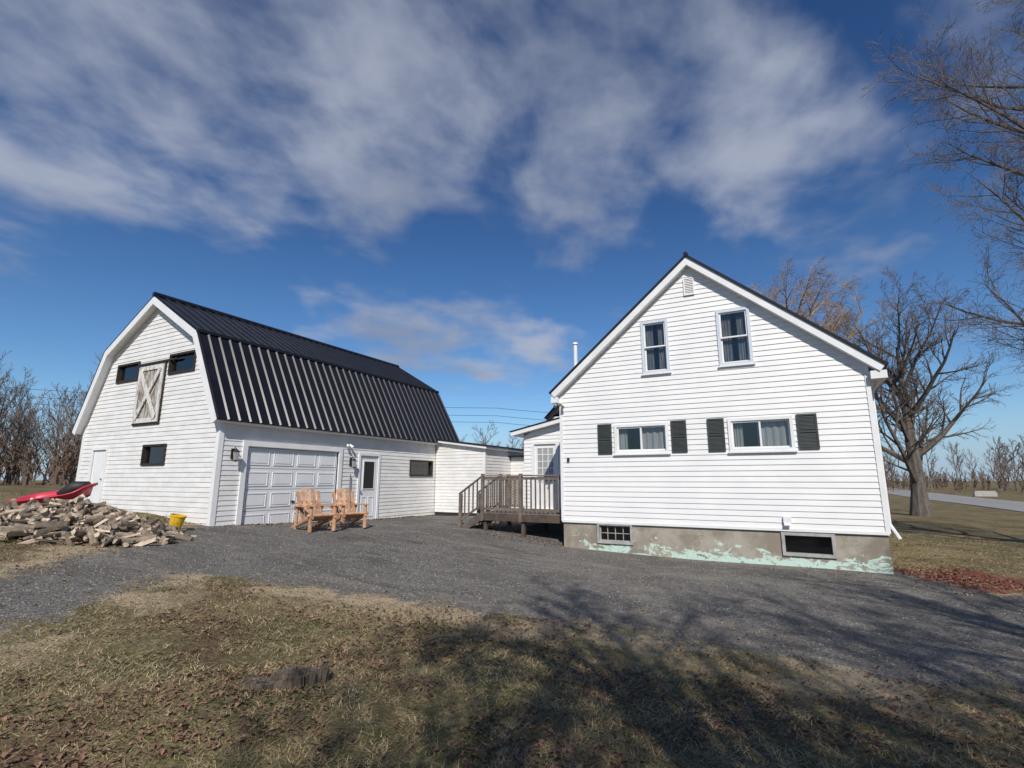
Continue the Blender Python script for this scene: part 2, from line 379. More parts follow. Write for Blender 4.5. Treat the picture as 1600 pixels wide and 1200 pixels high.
siding(mb,(0,YF+.02,1,0,0,-1),lambda z:(XL+.02,XR-.02),-2.5,zsid,5,0,[(a+.03,b-.03,c+.03,d-.03) for a,b,c,d in bw])
mb.add([(XL+.02,13.02,-2.5),(XL+.02,21,-2.5),(XL+.02,21,zsid),(XL+.02,13.02,zsid)],[(0,1,2,3)])
mb.add([(XR-.02,13.02,-2.5),(XR-.02,21,-2.5),(XR-.02,21,zsid),(XR-.02,13.02,zsid)],[(0,1,2,3)])
mb.build('foundation',[M['found']],hs)
FB=(0,YF+.02,1,0,0,-1)
window('basement_window',hs,FB,*bw[0],'grid','greytrim',.055,False,'greytrim');window('basement_window_2',hs,FB,*bw[1],'plain','greytrim',.065,False)
for nm,a,b in (('shutter',-4.19,-3.81),('shutter_2',-2.28,-1.91),('shutter_3',-1.42,-1.04),('shutter_4',.48,.88)):
    mb=MB();z0,z1=.68,1.47;frame_box(mb,FRh,a,b,z0,z1,.04,.022,.05)
    mb.lbox(FRh,a+.04,b-.04,.022,.05,(z0+z1)/2-.025,(z0+z1)/2+.025);z=z0+.05;mb.lbox(FRh,a+.04,b-.04,.021,.026,z0+.04,z1-.04)
    while z<z1-.07:
        if abs(z+.01-(z0+z1)/2)>.035: mb.lquad(FRh,[(a+.04,.045,z),(b-.04,.045,z),(b-.04,.028,z+.028),(a+.04,.028,z+.028)])
        z+=.03
    mb.build(nm,[M['shutter']],hs)
mb=MB();frame_box(mb,FRh,-1.75,-1.49,4.70,5.17,.03,.0,.05)
for i in range(9): mb.lquad(FRh,[(-1.72,.045,4.73+i*.046),(-1.52,.045,4.73+i*.046),(-1.52,.022,4.77+i*.046),(-1.72,.022,4.77+i*.046)],1)
mb.build('gable_vent',[M['trim'],M['siding_barn']],hs)
mb=MB();mb.lbox(FRh,.02,.18,.0,.08,-.93,-.80);mb.lquad(FRh,[(.03,.08,-.93),(.17,.08,-.93),(.17,.14,-.98),(.03,.14,-.98)],0);mb.build('dryer_vent',[M['trim']],hs)
mb=MB();mb.lbox(FRh,-5.08,-5.02,.015,.06,.50,.60);mb.build('wall_outlet',[M['blackm']],hs)
mb=MB();mb.tube([(-5.35,12.86,2.10),(-5.35,12.8,2.02)],[.03,.05],8);mb.tube([(-5.18,12.9,2.06),(-5.12,12.8,1.98)],[.03,.05],8);mb.tube([(-5.35,12.86,2.13),(-5.2,12.95,2.1)],[.025,.025],6)
mb.build('flood_lights',[M['metal']],hs)
mb=MB();mb.tube([(2.1,13.3,2.1),(2.0,13.3,1.9),(1.99,13.3,-.9),(2.12,13.2,-1.2)],[.035]*4,6);mb.build('downspout',[M['trim']],hs)
mb=MB();mb.tube([(-6.25,17,1.5),(-6.25,17,4.95)],[.075,.075],12);mb.tube([(-6.25,17,4.95),(-6.25,17,5.02)],[.11,.09],12);mb.build('stovepipe',[M['trim']],hs)
# porch addition
FP=(0,15.2,1,0,0,-1);mb=MB()
siding(mb,FP,lambda z:(max(-7.5,(z-1.45)/.208-7.9 if z>1.5 else -9),-5.27),-1.1,2.0,.128,.018,[(-7.12,-6.34,-1.1,1.17)])
siding(mb,(-7.5,0,0,1,-1,0),lambda z:(15.2,19.5),-1.5,1.55,.128,.018)
mb.build('porch_walls',[M['siding']],hs)
mb=MB();pp=[(-7.92,1.62),(-5.2,2.18)];roof(mb,pp,14.9,19.8,-.03,0,0);roof(mb,[(-7.89,1.62),(-5.23,2.175)],14.93,19.77,-.16,-.033,1)
pp=[(-7.3,2.2),(-5.3,4.15)];roof(mb,pp,16.4,19.8,-.03,0,0);roof(mb,[(-7.27,2.2),(-5.3,4.12)],16.43,19.77,-.14,-.033,0);mb.box(-7.1,-5.27,16.6,19.7,1.9,2.25,1)
mb.build('porch_roof',[M['roof'],M['trim']],hs)
mb=MB();frame_box(mb,FP,-7.21,-6.25,-1.0,1.26,.09,-.05,.04,0)
mb.lbox(FP,-7.12,-6.34,-.06,-.02,-.95,1.17,0)
for i in range(4):
    u=-7.02+i*.58/3*1.0;mb.lbox(FP,u-.012,u+.012,-.02,-.005,-.05,1.05,0)
for i in range(6):
    z=-.05+i*1.1/5;mb.lbox(FP,-7.03,-6.43,-.019,-.004,z-.012,z+.012,0)
mb.lbox(FP,-7.01,-6.45,-.019,-.013,-.04,1.04,1)
mb.lbox(FP,-6.42,-6.39,-.02,.04,-.02,.03,2)
mb.build('porch_door',[M['trim'],M['curtain_pale'],M['blackm']],hs)
mb=MB();mb.lbox(FP,-6.12,-6.0,.02,.14,.95,1.15);mb.lbox(FP,-6.1,-5.95,.02,.2,1.15,1.2);mb.lbox(FP,-6.1,-5.96,.02,.1,.72,.85);mb.build('porch_lantern',[M['blackm']],hs)

# ------------------------------------------------------------------ barn
bn=empty('gambrel_barn')
bx0,bx1,by0,by1=-19.4,-12.4,7.76,18.15
bp=[(-19.66,1.48),(-18.33,3.97),(-15.9,5.39),(-13.49,3.97),(-12.14,1.48)]
FG=(0,by0,1,0,0,-1);FL=(bx1,0,0,1,1,0)
def rngb(z):
    if z<1.7: return(bx0,bx1)
    zz=z+.12
    if zz<3.97: o=(zz-1.48)/(3.97-1.48)*1.35;return(max(bx0,-19.66+o),min(bx1,-12.14-o))
    o=1.35+(zz-3.97)/(5.39-3.97)*2.41;return(-19.66+o,-12.14-o)
gw=[('loft_window',-17.86,-16.62,2.92,3.50),('loft_window_2',-15.06,-13.80,2.93,3.52),('gable_window',-15.82,-14.67,.40,.98)]
hay=(-16.5,-15.25,1.62,3.27)
opg=[(a+.02,b-.02,c+.02,d-.02) for _,a,b,c,d in gw]+[(-18.6,-17.8,-1.5,.9)]
lw=('side_window',15.25,16.68,.14,.77);gd=(8.54,11.70,-1.35,.87);dd=(12.66,13.52,-1.36,.81)
mb=MB();siding(mb,FG,rngb,-1.55,5.25,.125,.015,opg)
siding(mb,FL,lambda z:(by0,by1),-1.75,1.75,.125,.015,[gd,dd,(lw[1]+.02,lw[2]-.02,lw[3]+.02,lw[4]-.02)])
siding(mb,(bx0,0,0,1,-1,0),lambda z:(by0,by1),-1.5,1.75,.125,.015)
siding(mb,(0,by1,1,0,0,1),rngb,-1.55,5.25,.125,.015)
mb.build('siding_walls',[M['siding_barn']],bn)
for nm,a,b,c,d in gw: window(nm,bn,FG,a,b,c,d,'plain','brown',.06,False)
window(lw[0],bn,FL,*lw[1:],'plain','brown',.06,False)
mb=MB();roof(mb,bp,7.5,18.4,-.03,0,0);ribs(mb,bp,7.52,18.38,.30,.12,.036,0,0,.17)
B1=bp[3];mb.box(B1[0]-.02,B1[0]+.07,7.49,18.41,B1[1]-.05,B1[1]+.03)
mb.tube([(-15.9,7.49,5.41),(-15.9,18.41,5.41)],[.08,.08],8)
mb.build('metal_roof',[M['roof']],bn)
mb=MB();wp=[(-19.63,1.50),(-18.33,3.97),(-15.9,5.39),(-13.49,3.97),(-12.17,1.50)];roof(mb,wp,7.53,18.37,-.17,-.033,0)
roof(mb,wp,7.505,7.528,-.24,-.034,0)
mb.box(bx1-.10,bx1+.028,by0-.028,by0+.10,-1.6,1.75);mb.box(bx0-.028,bx0+.10,by0-.028,by0+.1,-1.5,1.75)
mb.build('white_rake_boards',[M['trim']],bn)
mb=MB();frame_box(mb,FL,gd[0]-.14,gd[1]+.14,-1.75,gd[3]+.16,.14,.0,.05,1)
nrow,ncol=4,4;zz0,zz1=gd[2]-.02,gd[3];uu0,uu1=gd[0],gd[1]
for r in range(nrow):
    za=zz0+(zz1-zz0)*r/nrow;zb=zz0+(zz1-zz0)*(r+1)/nrow
    mb.lbox(FL,uu0,uu1,-.10,-.045,za+.006,zb-.006,0)
    for c in range(ncol):
        ua=uu0+(uu1-uu0)*c/ncol+.07;ub=uu0+(uu1-uu0)*(c+1)/ncol-.07
        frame_box(mb,FL,ua,ub,za+.09,zb-.09,.025,-.045,-.028,0)
        mb.lbox(FL,ua+.06,ub-.06,-.045,-.03,za+.15,zb-.15,0)
mb.lbox(FL,uu0,uu1,-.13,-.11,zz0,zz1,2);mb.lbox(FL,(uu0+uu1)/2-.05,(uu0+uu1)/2+.05,-.03,.0,-.62,-.58,2)
mb.build('garage_door',[M['white2'],M['trim'],M['blackm']],bn)
mb=MB();frame_box(mb,FL,dd[0]-.09,dd[1]+.09,-1.75,dd[3]+.10,.09,.0,.045,0);mb.lbox(FL,dd[0],dd[1],-.06,-.01,-1.34,dd[3],0)
mb.lbox(FL,dd[0]+.2,dd[1]-.16,-.0099,-.004,-.28,.62,1);frame_box(mb,FL,dd[0]+.17,dd[1]-.13,-.31,.65,.03,-.01,.01,0)
frame_box(mb,FL,dd[0]+.15,dd[0]+.40,-1.2,-.55,.02,-.01,.004,0);frame_box(mb,FL,dd[0]+.47,dd[1]-.13,-1.2,-.55,.02,-.01,.004,0)
mb.lbox(FL,dd[0]+.06,dd[0]+.10,-.01,.05,-.40,-.35,2);mb.build('entry_door',[M['white2'],M['blackp'],M['metal']],bn)
mb=MB();frame_box(mb,FG,-18.68,-17.72,-1.5,.98,.08,0,.045);mb.lbox(FG,-18.6,-17.8,-.06,-.01,-1.4,.9,0);mb.lbox(FG,-17.92,-17.88,-.01,.05,-.0,.05,1);mb.build('gable_door',[M['trim'],M['metal']],bn)
# hay door
mb=MB();a,b,c,d=hay;k=7
for i in range(k):
    ua=a+(b-a)*i/k;ub=a+(b-a)*(i+1)/k;mb.lbox(FG,ua+.008,ub-.008,.018,.045,c,d,0)
frame_box(mb,FG,a-.01,b+.01,c-.01,d+.01,.13,.045,.075,2);
for p,q in (((a+.1,c+.1),(b-.1,d-.1)),((a+.1,d-.1),(b-.1,c+.1))):
    n_=.083 if p[1]<q[1] else .089
    mb.beam((p[0],by0-n_,p[1]),(q[0],by0-n_,q[1]),.03,.13,2,up=(0,0,1))
frame_box(mb,FG,a-.07,b+.07,c-.07,d+.07,.05,.016,.05,1)
mb.lbox(FG,a-.15,b+.6,.02,.06,d+.07,d+.12,1);mb.build('hay_loft_door',[M['peel'],M['brown'],M['peelx']],bn)
def lantern(nm,y,z):
    mb=MB();mb.lbox(FL,y-.05,y+.05,.015,.04,z-.12,z+.14);mb.tube([(bx1+.03,y,z+.05),(bx1+.1,y,z+.17),(bx1+.17,y,z+.12)],[.012]*3,6)
    mb.tube([(bx1+.17,y,z+.12),(bx1+.17,y,z+.05)],[.02,.09],6);mb.tube([(bx1+.17,y,z+.05),(bx1+.17,y,z-.16)],[.075,.05],6,1);mb.tube([(bx1+.17,y,z-.16),(bx1+.17,y,z-.2)],[.06,.02],6)
    mb.build(nm,[M['blackm'],M['metal']],bn)
lantern('wall_lantern',8.14,.66);lantern('wall_lantern_2',12.22,.58)
mb=MB();mb.tube([(bx1+.05,12.0,1.15),(bx1+.16,11.95,1.05)],[.03,.05],8);mb.tube([(bx1+.05,12.1,1.15),(bx1+.16,12.15,1.05)],[.03,.05],8);mb.build('security_light',[M['trim']],bn)

# ------------------------------------------------------------------ connecting shed
sh=empty('connecting_shed');mb=MB();sx0,sx1,sy0,sy1=-12.37,-10.04,16.9,20.4
FS=(0,sy0,1,0,0,-1)
siding(mb,FS,lambda z:(sx0,sx1 if z<1.22 else min(sx1,-12.4+(1.56-z)/.135)),-1.25,1.53,.125,.015)
siding(mb,(sx1,0,0,1,1,0),lambda z:(sy0,sy1),-1.25,1.22,.125,.015)
siding(mb,(0,sy1,1,0,0,1),lambda z:(sx0,sx1),-1.25,1.2,.125,.015);siding(mb,(0,19.0,1,0,0,-1),lambda z:(-10.02,-7.52),-1.25,.95,.125,.015);mb.build('siding_walls',[M['siding_barn']],sh)
mb=MB();pp=[(-12.36,1.66),(-9.85,1.32)];roof(mb,pp,16.7,20.6,-.035,0,0);ribs(mb,pp,16.73,20.57,.3,.06,.025,0,0)
roof(mb,[(-12.36,1.66),(-9.88,1.325)],16.73,20.57,-.13,-.038,1);mb.box(sx1-.08,sx1+.026,sy0-.026,sy0+.08,-1.3,1.22,1);mb.box(sx0,sx1-.02,sy0+.02,sy1,-1.7,-1.26,2)
mb.box(-10.0,-7.55,18.8,20.3,.95,1.02,0)
mb.build('shed_roof',[M['roof'],M['trim'],M['dark']],sh)

# ------------------------------------------------------------------ deck
dk=empty('wooden_deck');dx0,dx1,dy0,dy1=-8.1,-5.30,13.4,15.15;dz=-.95
mb=MB();y=dy0
while y<dy1-.02:
    mb.box(dx0,dx1,y+.004,min(y+.136,dy1),dz-.035,dz);y+=.14
mb.box(dx0+.02,dx1,dy0+.01,dy0+.05,dz-.24,dz-.037,1);mb.box(dx0+.02,dx0+.06,dy0+.052,dy1,dz-.24,dz-.037,1);mb.box(dx0+.3,dx1,14.3,14.35,dz-.24,dz-.037,1)
for px in (dx0+.12,-6.7,dx1-.1):
    for py in (dy0+.12,dy1-.1): mb.box(px-.05,px+.05,py-.05,py+.05,-2.0,dz-.24,1)
mb.build('deck_floor',[M['deck'],M['deckdark']],dk)
mb=MB();rt=.13
def rail(p,q,bal=True):
    p=Vector(p);q=Vector(q);mb.beam(p+Vector((0,0,rt)),q+Vector((0,0,rt)),.11,.035);mb.beam(p+Vector((0,0,rt-.08)),q+Vector((0,0,rt-.08)),.035,.08);mb.beam(p+Vector((0,0,dz+.1)),q+Vector((0,0,dz+.1)),.035,.08)
    k=max(2,int((q-p).length/.135))
    for i in range(1,k):
        c=p.lerp(q,i/k);mb.box(c.x-.018,c.x+.018,c.y-.018,c.y+.018,dz+.14,rt-.04)
def post(x,y,z0,z1): mb.box(x-.045,x+.045,y-.045,y+.045,z0,z1)
fy=dy0+.03
for x in (dx0+.05,-6.75,dx1-.05): post(x,fy,dz-.25,rt+.06)
rail((dx0+.1,fy,0),(-6.8,fy,0));rail((-6.7,fy,0),(dx1-.1,fy,0))
post(dx0+.05,14.55,dz-.2,rt+.06);post(dx0+.05,dy1-.05,dz-.2,rt+.06);rail((dx0+.05,14.6,0),(dx0+.05,dy1-.1,0))
z0,z1=dz+.08,rt;x0,x1=-8.0,-7.52;yb=dy1-.03;s=z0-.5
frame_box(mb,(0,yb,1,0,0,-1),x0,x1,z0,z1,.05,-.02,.02)
while s<z1:
    for sg,yy_ in ((1,yb-.005),(-1,yb+.008)):
        zA=s;zB=s+(x1-x0)
        t0=max(0,(z0-zA)/(zB-zA));t1=min(1,(z1-zA)/(zB-zA))
        if t1>t0:
            xa=x0+(x1-x0)*t0;xb=x0+(x1-x0)*t1
            if sg<0: xa,xb=x1-(xa-x0),x1-(xb-x0)
            mb.beam((xa,yy_,zA+(zB-zA)*t0),(xb,yy_,zA+(zB-zA)*t1),.01,.03)
    s+=.09
for i in range(3):
    x=dx0-.02-.27*i;z=dz-.16*(i+1);mb.box(x-.28,x,13.5,14.5,z-.035,z);
for yy_ in (13.47,14.5): mb.beam((dx0,yy_,dz-.12),(dx0-.85,yy_,dz-.62),.035,.2)
for yy_ in (13.44,14.52):
    post(dx0-.75,yy_,-1.7,-.42);mb.beam((dx0+.0,yy_,rt-.02),(dx0-.8,yy_,-.42),.09,.035)
    mb.beam((dx0+.0,yy_,dz+.2),(dx0-.8,yy_,-1.25),.035,.06)
    for i in range(1,5):
        t=i/5.;x=dx0-.75*t;mb.box(x-.018,x+.018,yy_-.018,yy_+.018,dz+.22-.45*t,rt-.04-.5*t)
mb.build('deck_railing_and_stairs',[M['deck']],dk)

# ------------------------------------------------------------------ log chairs
def chair(loc,rot):
    e=empty('adirondack_chair');e.location=loc;e.rotation_euler=(0,0,rot)
    mb=MB()
    for s in (-.33,.33):
        mb.tube([(.36,s,0),(.36,s,.62)],[.055,.05],9)
        mb.tube([(.42,s*.97,.36),(-.55,s*.97,.06)],[.05,.045],9)
        mb.beam((.45,s*1.05,.645),(-.38,s*1.05,.62),.13,.04)
        mb.tube([(-.32,s*1.0,.60),(-.38,s*1.0,.02)],[.04,.045],8)
    mb.tube([(.36,-.42,.40),(.36,.42,.40)],[.045,.045],9);mb.tube([(-.36,-.40,.56),(-.36,.40,.56)],[.04,.04],9)
    for i in range(6):
        x=.38-i*.105;mb.beam((x,-.32,.40-(.38-x)*.3),(x,.32,.40-(.38-x)*.3),.08,.03)
    for i in range(5):
        y=(-2+i)*.128;hh=1.0-.9*(y*y)*1.7
        mb.beam((-.14,y*.90,.24),(-.14-.36*hh/.95,y*1.14,.20+hh*.88),.098,.028,0,up=(1,0,0))
    mb.tube([(-.42,-.30,.72),(-.42,.30,.72)],[.03,.03],8);mb.tube([(-.20,-.33,.26),(-.20,.33,.26)],[.035,.035],8)
    mb.build('log_frame_seat_and_back',[M['pine']],e,bevel=.006)
chair((-10.75,9.5,h1(-10.75,9.5)),R(-12));chair((-10.95,10.85,h1(-10.95,10.85)),R(-20))
mb=MB();mb.tube([(-12.28,12.15,-1.3),(-12.33,12.2,.2)],[.016]*2,6);mb.beam((-12.28,12.15,-1.3),(-12.28,12.15,-1.02),.3,.03,1,up=(0,1,0));mb.build('snow_shovel',[M['deck'],M['blackp']])

# ------------------------------------------------------------------ firewood pile
rd=random.Random(11);mb=MB()
ctr=Vector((-12.2,4.75,0))
def log(c,d,Ln,r,kind):
    d=d.normalized();a=d.cross(Vector((.2,.1,1))).normalized();b=d.cross(a)
    rot=rd.uniform(0,6.28);a,b=a*math.cos(rot)+b*math.sin(rot),b*math.cos(rot)-a*math.sin(rot)
    if kind==0: prf=[(r*math.cos(t*.785)*rd.uniform(.9,1.05),r*math.sin(t*.785)) for t in range(8)]
    elif kind==1: prf=[(0,0)]+[(r*1.5*math.cos(t*.4),r*1.5*math.sin(t*.4)) for t in range(5)]
    else: prf=[(-r,0)]+[(r*math.cos(3.1416-t*.785),-r*.9*math.sin(3.1416-t*.785)) for t in range(1,4)]+[(r,0)]
    k=len(prf);o=len(mb.v);j=rd.uniform(-.25,.25)
    for e_,s_ in ((-.5,1),(.5,1+j)):
        for p in prf: q=c+d*(Ln*e_+rd.uniform(-.012,.012))+(a*p[0]+b*p[1])*s_;mb.v.append(tuple(q))
    for i in range(k):
        i2=(i+1)%k;mb.f.append((o+i,o+i2,o+k+i2,o+k+i))
        flat=(kind==1 and (i==0 or i==k-1)) or (kind==2 and i==k-1)
        mb.m.append(1 if flat else 0)
    mb.f.append(tuple(o+i for i in range(k))[::-1]);mb.m.append(1);mb.f.append(tuple(o+k+i for i in range(k)));mb.m.append(1)
for i in range(950):
    u=rd.gauss(0,.46);v=rd.gauss(0,.42)
    if u*u+v*v>1.2: continue
    fall=max(0,1-(u*u+v*v)**.5*.95)
    p=ctr+Vector((.8858,.4641,0))*u*2.1+Vector((-.4641,.8858,0))*v*1.4
    z=h1(p.x,p.y)+.04+fall*.62*rd.uniform(.2,1)
    log(Vector((p.x,p.y,z)),Vector((rd.gauss(.5,1),rd.gauss(0,1),rd.gauss(0,.3))),rd.uniform(.28,.46),rd.uniform(.022,.062),rd.choice((0,1,1,2,2)))
mb.build('firewood_pile',[M['logbark'],M['logwood']])
e=empty('plastic_sled',(-13.9,5.25,-.46));e.rotation_euler=(R(12),R(-8),R(35))
mb=MB()
def ring(l,w,z,k=20,p=4):
    r_=[]
    for i in range(k):
        t=2*math.pi*i/k;c,s=math.cos(t),math.sin(t);r_.append((l*math.copysign(abs(c)**(2/p),c),w*math.copysign(abs(s)**(2/p),s),z+(.10*max(0,c)**3)))
    return r_
rings=[ring(.58,.26,-.02),ring(.66,.33,.18),ring(.74,.40,.19),ring(.74,.40,.16),ring(.67,.34,.15),ring(.60,.28,-.05)]
vs=[v for r_ in rings for v in r_];fc=[]
for i in range(5):
    for k in range(20): fc.append((i*20+k,i*20+(k+1)%20,(i+1)*20+(k+1)%20,(i+1)*20+k))
fc.append(tuple(range(20)));fc.append(tuple(100+k for k in range(20))[::-1])
mb.add(vs,fc);mb.build('sled_tub',[M['red']],e,True)
mb=MB();mb.tube([(.1,.0,.1),(.35,.1,.25),(.6,.1,.24)],[.12,.14,.10],10);mb.build('black_tarp_bundle',[M['blackp']],e,True)
e=empty('yellow_bucket',(-11.9,6.65,h1(-11.9,6.65)));mb=MB()
mb.tube([(0,0,.0),(0,0,.02),(0,0,.30),(0,0,.34)],[.11,.12,.15,.15],20,0,False)
mb.tube([(0,0,.30),(0,0,.31),(0,0,.335),(0,0,.34)],[.15,.165,.165,.15],20,0,False)
mb.tube([(0,0,.33),(0,0,.03)],[.143,.115],20,0,False);mb.add([(.12*math.cos(t*.314),.12*math.sin(t*.314),.03) for t in range(20)],[tuple(range(20))])
mb.tube([(.17*math.cos(t),.17*math.sin(t)*.3-.17,.30-.14*math.sin(t)) for t in [i*math.pi/10 for i in range(11)]],[.004]*11,5,1)
mb.build('bucket_body',[M['yellow'],M['metal']],e,False);e.rotation_euler=(R(-6),R(10),0)

# ------------------------------------------------------------------ stump: low rotten remnant, rising to one side
mb=MB();rd=random.Random(5)
for i in range(170):
    t=rd.uniform(0,6.283);q=rd.uniform(0,1)**.5;x=.27*q*math.cos(t);y=.10*q*math.sin(t)
    hh=(.035+.05*(x/.27*.5+.5)+.022*math.sin(x*23+1)+.012*rd.random())*(1-.35*q*q)
    w=rd.uniform(.018,.032);an=rd.uniform(-.5,.5);c_,s_=math.cos(an),math.sin(an);base=[(-w,-w*.5),(w,-w*.5),(w,w*.5),(-w,w*.5)]
    lx=.35*hh*(x/.27)+rd.gauss(0,.006);ly=.3*hh*(y/.1)
    P=lambda b,zz,sc_:(x+(lx if zz>0 else 0)+(b[0]*c_-b[1]*s_)*sc_,y+(ly if zz>0 else 0)+(b[0]*s_+b[1]*c_)*sc_,zz)
    mb.hexa([P(b,-.05,1.2) for b in base]+[P(b,hh+rd.uniform(-.006,.006),.85) for b in base])
ob=mb.build('tree_stump',[M['stump']]);ob.location=(-3.35,2.80,h1(-3.35,2.80)+.01);ob.rotation_euler=(0,0,R(52))
mb=MB();mb.tube([(0,0,.02),(.15,.04,.05),(.38,.03,.03)],[.014,.011,.005],5);ob=mb.build('fallen_twig',[M['bark']]);ob.location=(-3.1,4.1,h1(-3.1,4.1)+.01);ob.rotation_euler=(0,0,R(40))

# ------------------------------------------------------------------ trees
def rv(rd): return Vector((rd.gauss(0,1),rd.gauss(0,1),rd.gauss(0,1)))
def grow_tree(mb,base,Ht,tr,rd,counts,ratios,ang=(35,60),up=.10,wob=.12,trunkfrac=.75,first=.22,sides=(9,6,4,3,3,3),minr=.006,m_t=0,m_w=1,nsegs=(7,6,5,4,3,3),rk=.5,long0=.45):
    mx=len(counts)
    def br(p,d,Ln,r,lv):
        ns=nsegs[lv];pts=[p.copy()];ds=[];rs=[r]
        for i in range(ns):
            d=(d+rv(rd)*wob*(.4 if lv==0 else 1)+Vector((0,0,up if lv<3 else up*.4))).normalized();p=p+d*(Ln/ns);pts.append(p.copy());ds.append(d.copy());rs.append(max(minr*.6,r*(1-.82*(i+1)/ns)))
        if lv==0: rs[0]*=1.35
        mb.tube(pts,rs,sides[lv],m_t if lv<2 else m_w,False)
        if lv<mx:
            c=counts[lv];st=first if lv==0 else .15
            for j in range(c):
                t=st+(1-st)*(j+rd.random())/c
                f=t*ns;i=min(int(f),ns-1);q=pts[i].lerp(pts[i+1],f-i);dd_=ds[i]
                a=rd.uniform(*ang)*(1.1 if lv==0 and t<.5 else 1)
                if lv==0:
                    az=j*2.4+rd.uniform(-.4,.4);ax=Vector((math.cos(az),math.sin(az),0))
                else: ax=dd_.cross(rv(rd)).normalized()
                nd=Matrix.Rotation(R(a),3,ax)@dd_
                rr_=rs[i]+(rs[i+1]-rs[i])*(f-i)
                br(q,nd,Ln*ratios[lv]*rd.uniform(.75,1.15)*(1-long0*t if lv==0 else 1-.35*t),max(minr,min(rr_*.75,r*rk)),lv+1)
    br(Vector(base),Vector((0,0,1)),Ht*trunkfrac,tr,0)
def tree(name,xy,Ht,tr,seed,mats=('bark','twig'),**k):
    rd=random.Random(seed);mb=MB();grow_tree(mb,(0,0,0),Ht,tr,rd,**k)
    ob=mb.build(name,[M[q] for q in mats]);ob.location=(xy[0],xy[1],h1(*xy)-.1);return ob
tree('bare_maple_tree',(6.9,36),13,.42,6,counts=(17,10,8,6),ratios=(.70,.5,.5,.5),ang=(30,55),up=.07,first=.14,minr=.010,wob=.09,rk=.40)
tree('bare_willow_tree',(2.5,34),16.5,.45,12,('willow','willow'),counts=(22,10,8,6),ratios=(.58,.5,.5,.5),ang=(36,58),up=.07,first=.34,minr=.009,wob=.09,rk=.32,long0=.45)
tree('bare_roadside_tree',(8.5,18.6),19,.28,22,counts=(28,11,9,6),ratios=(.47,.5,.5,.5),ang=(35,58),up=.09,first=.18,minr=.0055,wob=.09,rk=.28,long0=.4)
yk=dict(ratios=(.58,.5,.5,.5),ang=(30,55),up=.10,first=.2,minr=.012,rk=.45)
tree('bare_yard_tree',(5.0,-4.2),13,.30,33,counts=(15,9,6,5),**yk)
tree('bare_yard_tree',(8.8,-1.0),13.5,.30,37,counts=(15,9,6,5),**yk)
tree('bare_yard_tree',(12.2,2.2),12.5,.28,39,counts=(14,9,6,5),**yk)
tree('bare_yard_tree',(3.2,-6.5),11,.22,41,counts=(14,8,6,4),**yk)
tree('bare_yard_tree',(7.4,-5.5),13.5,.30,47,counts=(15,9,6,5),**yk)
tree('bare_small_tree',(-37,62),10,.20,40,('far','far'),counts=(12,8,6),ratios=(.55,.5,.5),minr=.02,rk=.35)
def mass(name,pos,seed,hr,counts=(9,7,4),minr=.035,mat='far'):
    rd=random.Random(seed);mb=MB()
    for (x,y) in pos(rd):
        hh=rd.uniform(*hr);grow_tree(mb,(x,y,h1(x,y)-.2),hh,.10+hh*.005,rd,counts=counts,ratios=(.45,.5,.5),ang=(22,42),up=.12,wob=.07,first=.2,sides=(4,3,3,3,3),minr=minr,nsegs=(4,3,2,2,2),m_w=0,rk=.4)
    mb.build(name,[M[mat]])
def leftpos(rd):
    out=[]
    for i in range(110):
        az=R(rd.uniform(-84,-56));dist=rd.uniform(55,85);out.append((math.sin(az)*dist,math.cos(az)*dist))
    return out
mass('distant_treeline',leftpos,3,(8,13.5),(12,7,4),.022)
def backpos(rd):
    out=[]
    for i in range(150):
        az=R(rd.uniform(-45,35));dist=rd.uniform(110,190);out.append((math.sin(az)*dist,math.cos(az)*dist))
    return out
mass('distant_woods',backpos,4,(7,14),(10,6,3),.045)
def brush(rd):
    out=[]
    for i in range(130):
        az=R(rd.uniform(-88,-56));dist=rd.uniform(48,60);out.append((math.sin(az)*dist,math.cos(az)*dist))
    for i in range(170):
        az=R(rd.uniform(8,34));dist=rd.uniform(95,140);out.append((math.sin(az)*dist,math.cos(az)*dist))
    return out
M['brushm']=simple('brush_twigs',(.18,.115,.08),(.13,.10,.07),.2,.9)
mass('distant_brush',brush,9,(2,4.5),(9,5,3),.032,'brushm')

mb=MB()
def sag(p,q,s,k=16):
    p=Vector(p);q=Vector(q);return [p.lerp(q,i/k)-Vector((0,0,s*4*(i/k)*(1-i/k))) for i in range(k+1)]
for dz_,dy_ in ((0,0),(-.7,.2),(-1.3,0)):
    mb.tube(sag((-75,10,9.6+dz_),(-22,39,6.4+dz_),.7),[.016]*17,4,0,False);mb.tube(sag((-22,39,6.4+dz_),(2,50,5.5+dz_),.5),[.016]*17,4,0,False)
mb.tube([(2,50,-2),(2,50,6.3)],[.14,.11],8,1);mb.tube([(-75,10,-1),(-75,10,10)],[.16,.12],8,1);mb.build('utility_line',[M['wire'],M['bark']])
mb=MB();mb.box(-1.1,1.1,-.3,.3,0,.55);mb.box(-1.0,1.0,-.2,.2,.55,.7);ob=mb.build('concrete_barrier',[M['concrete']],bevel=.04);ob.location=(23,85,h1(23,85))

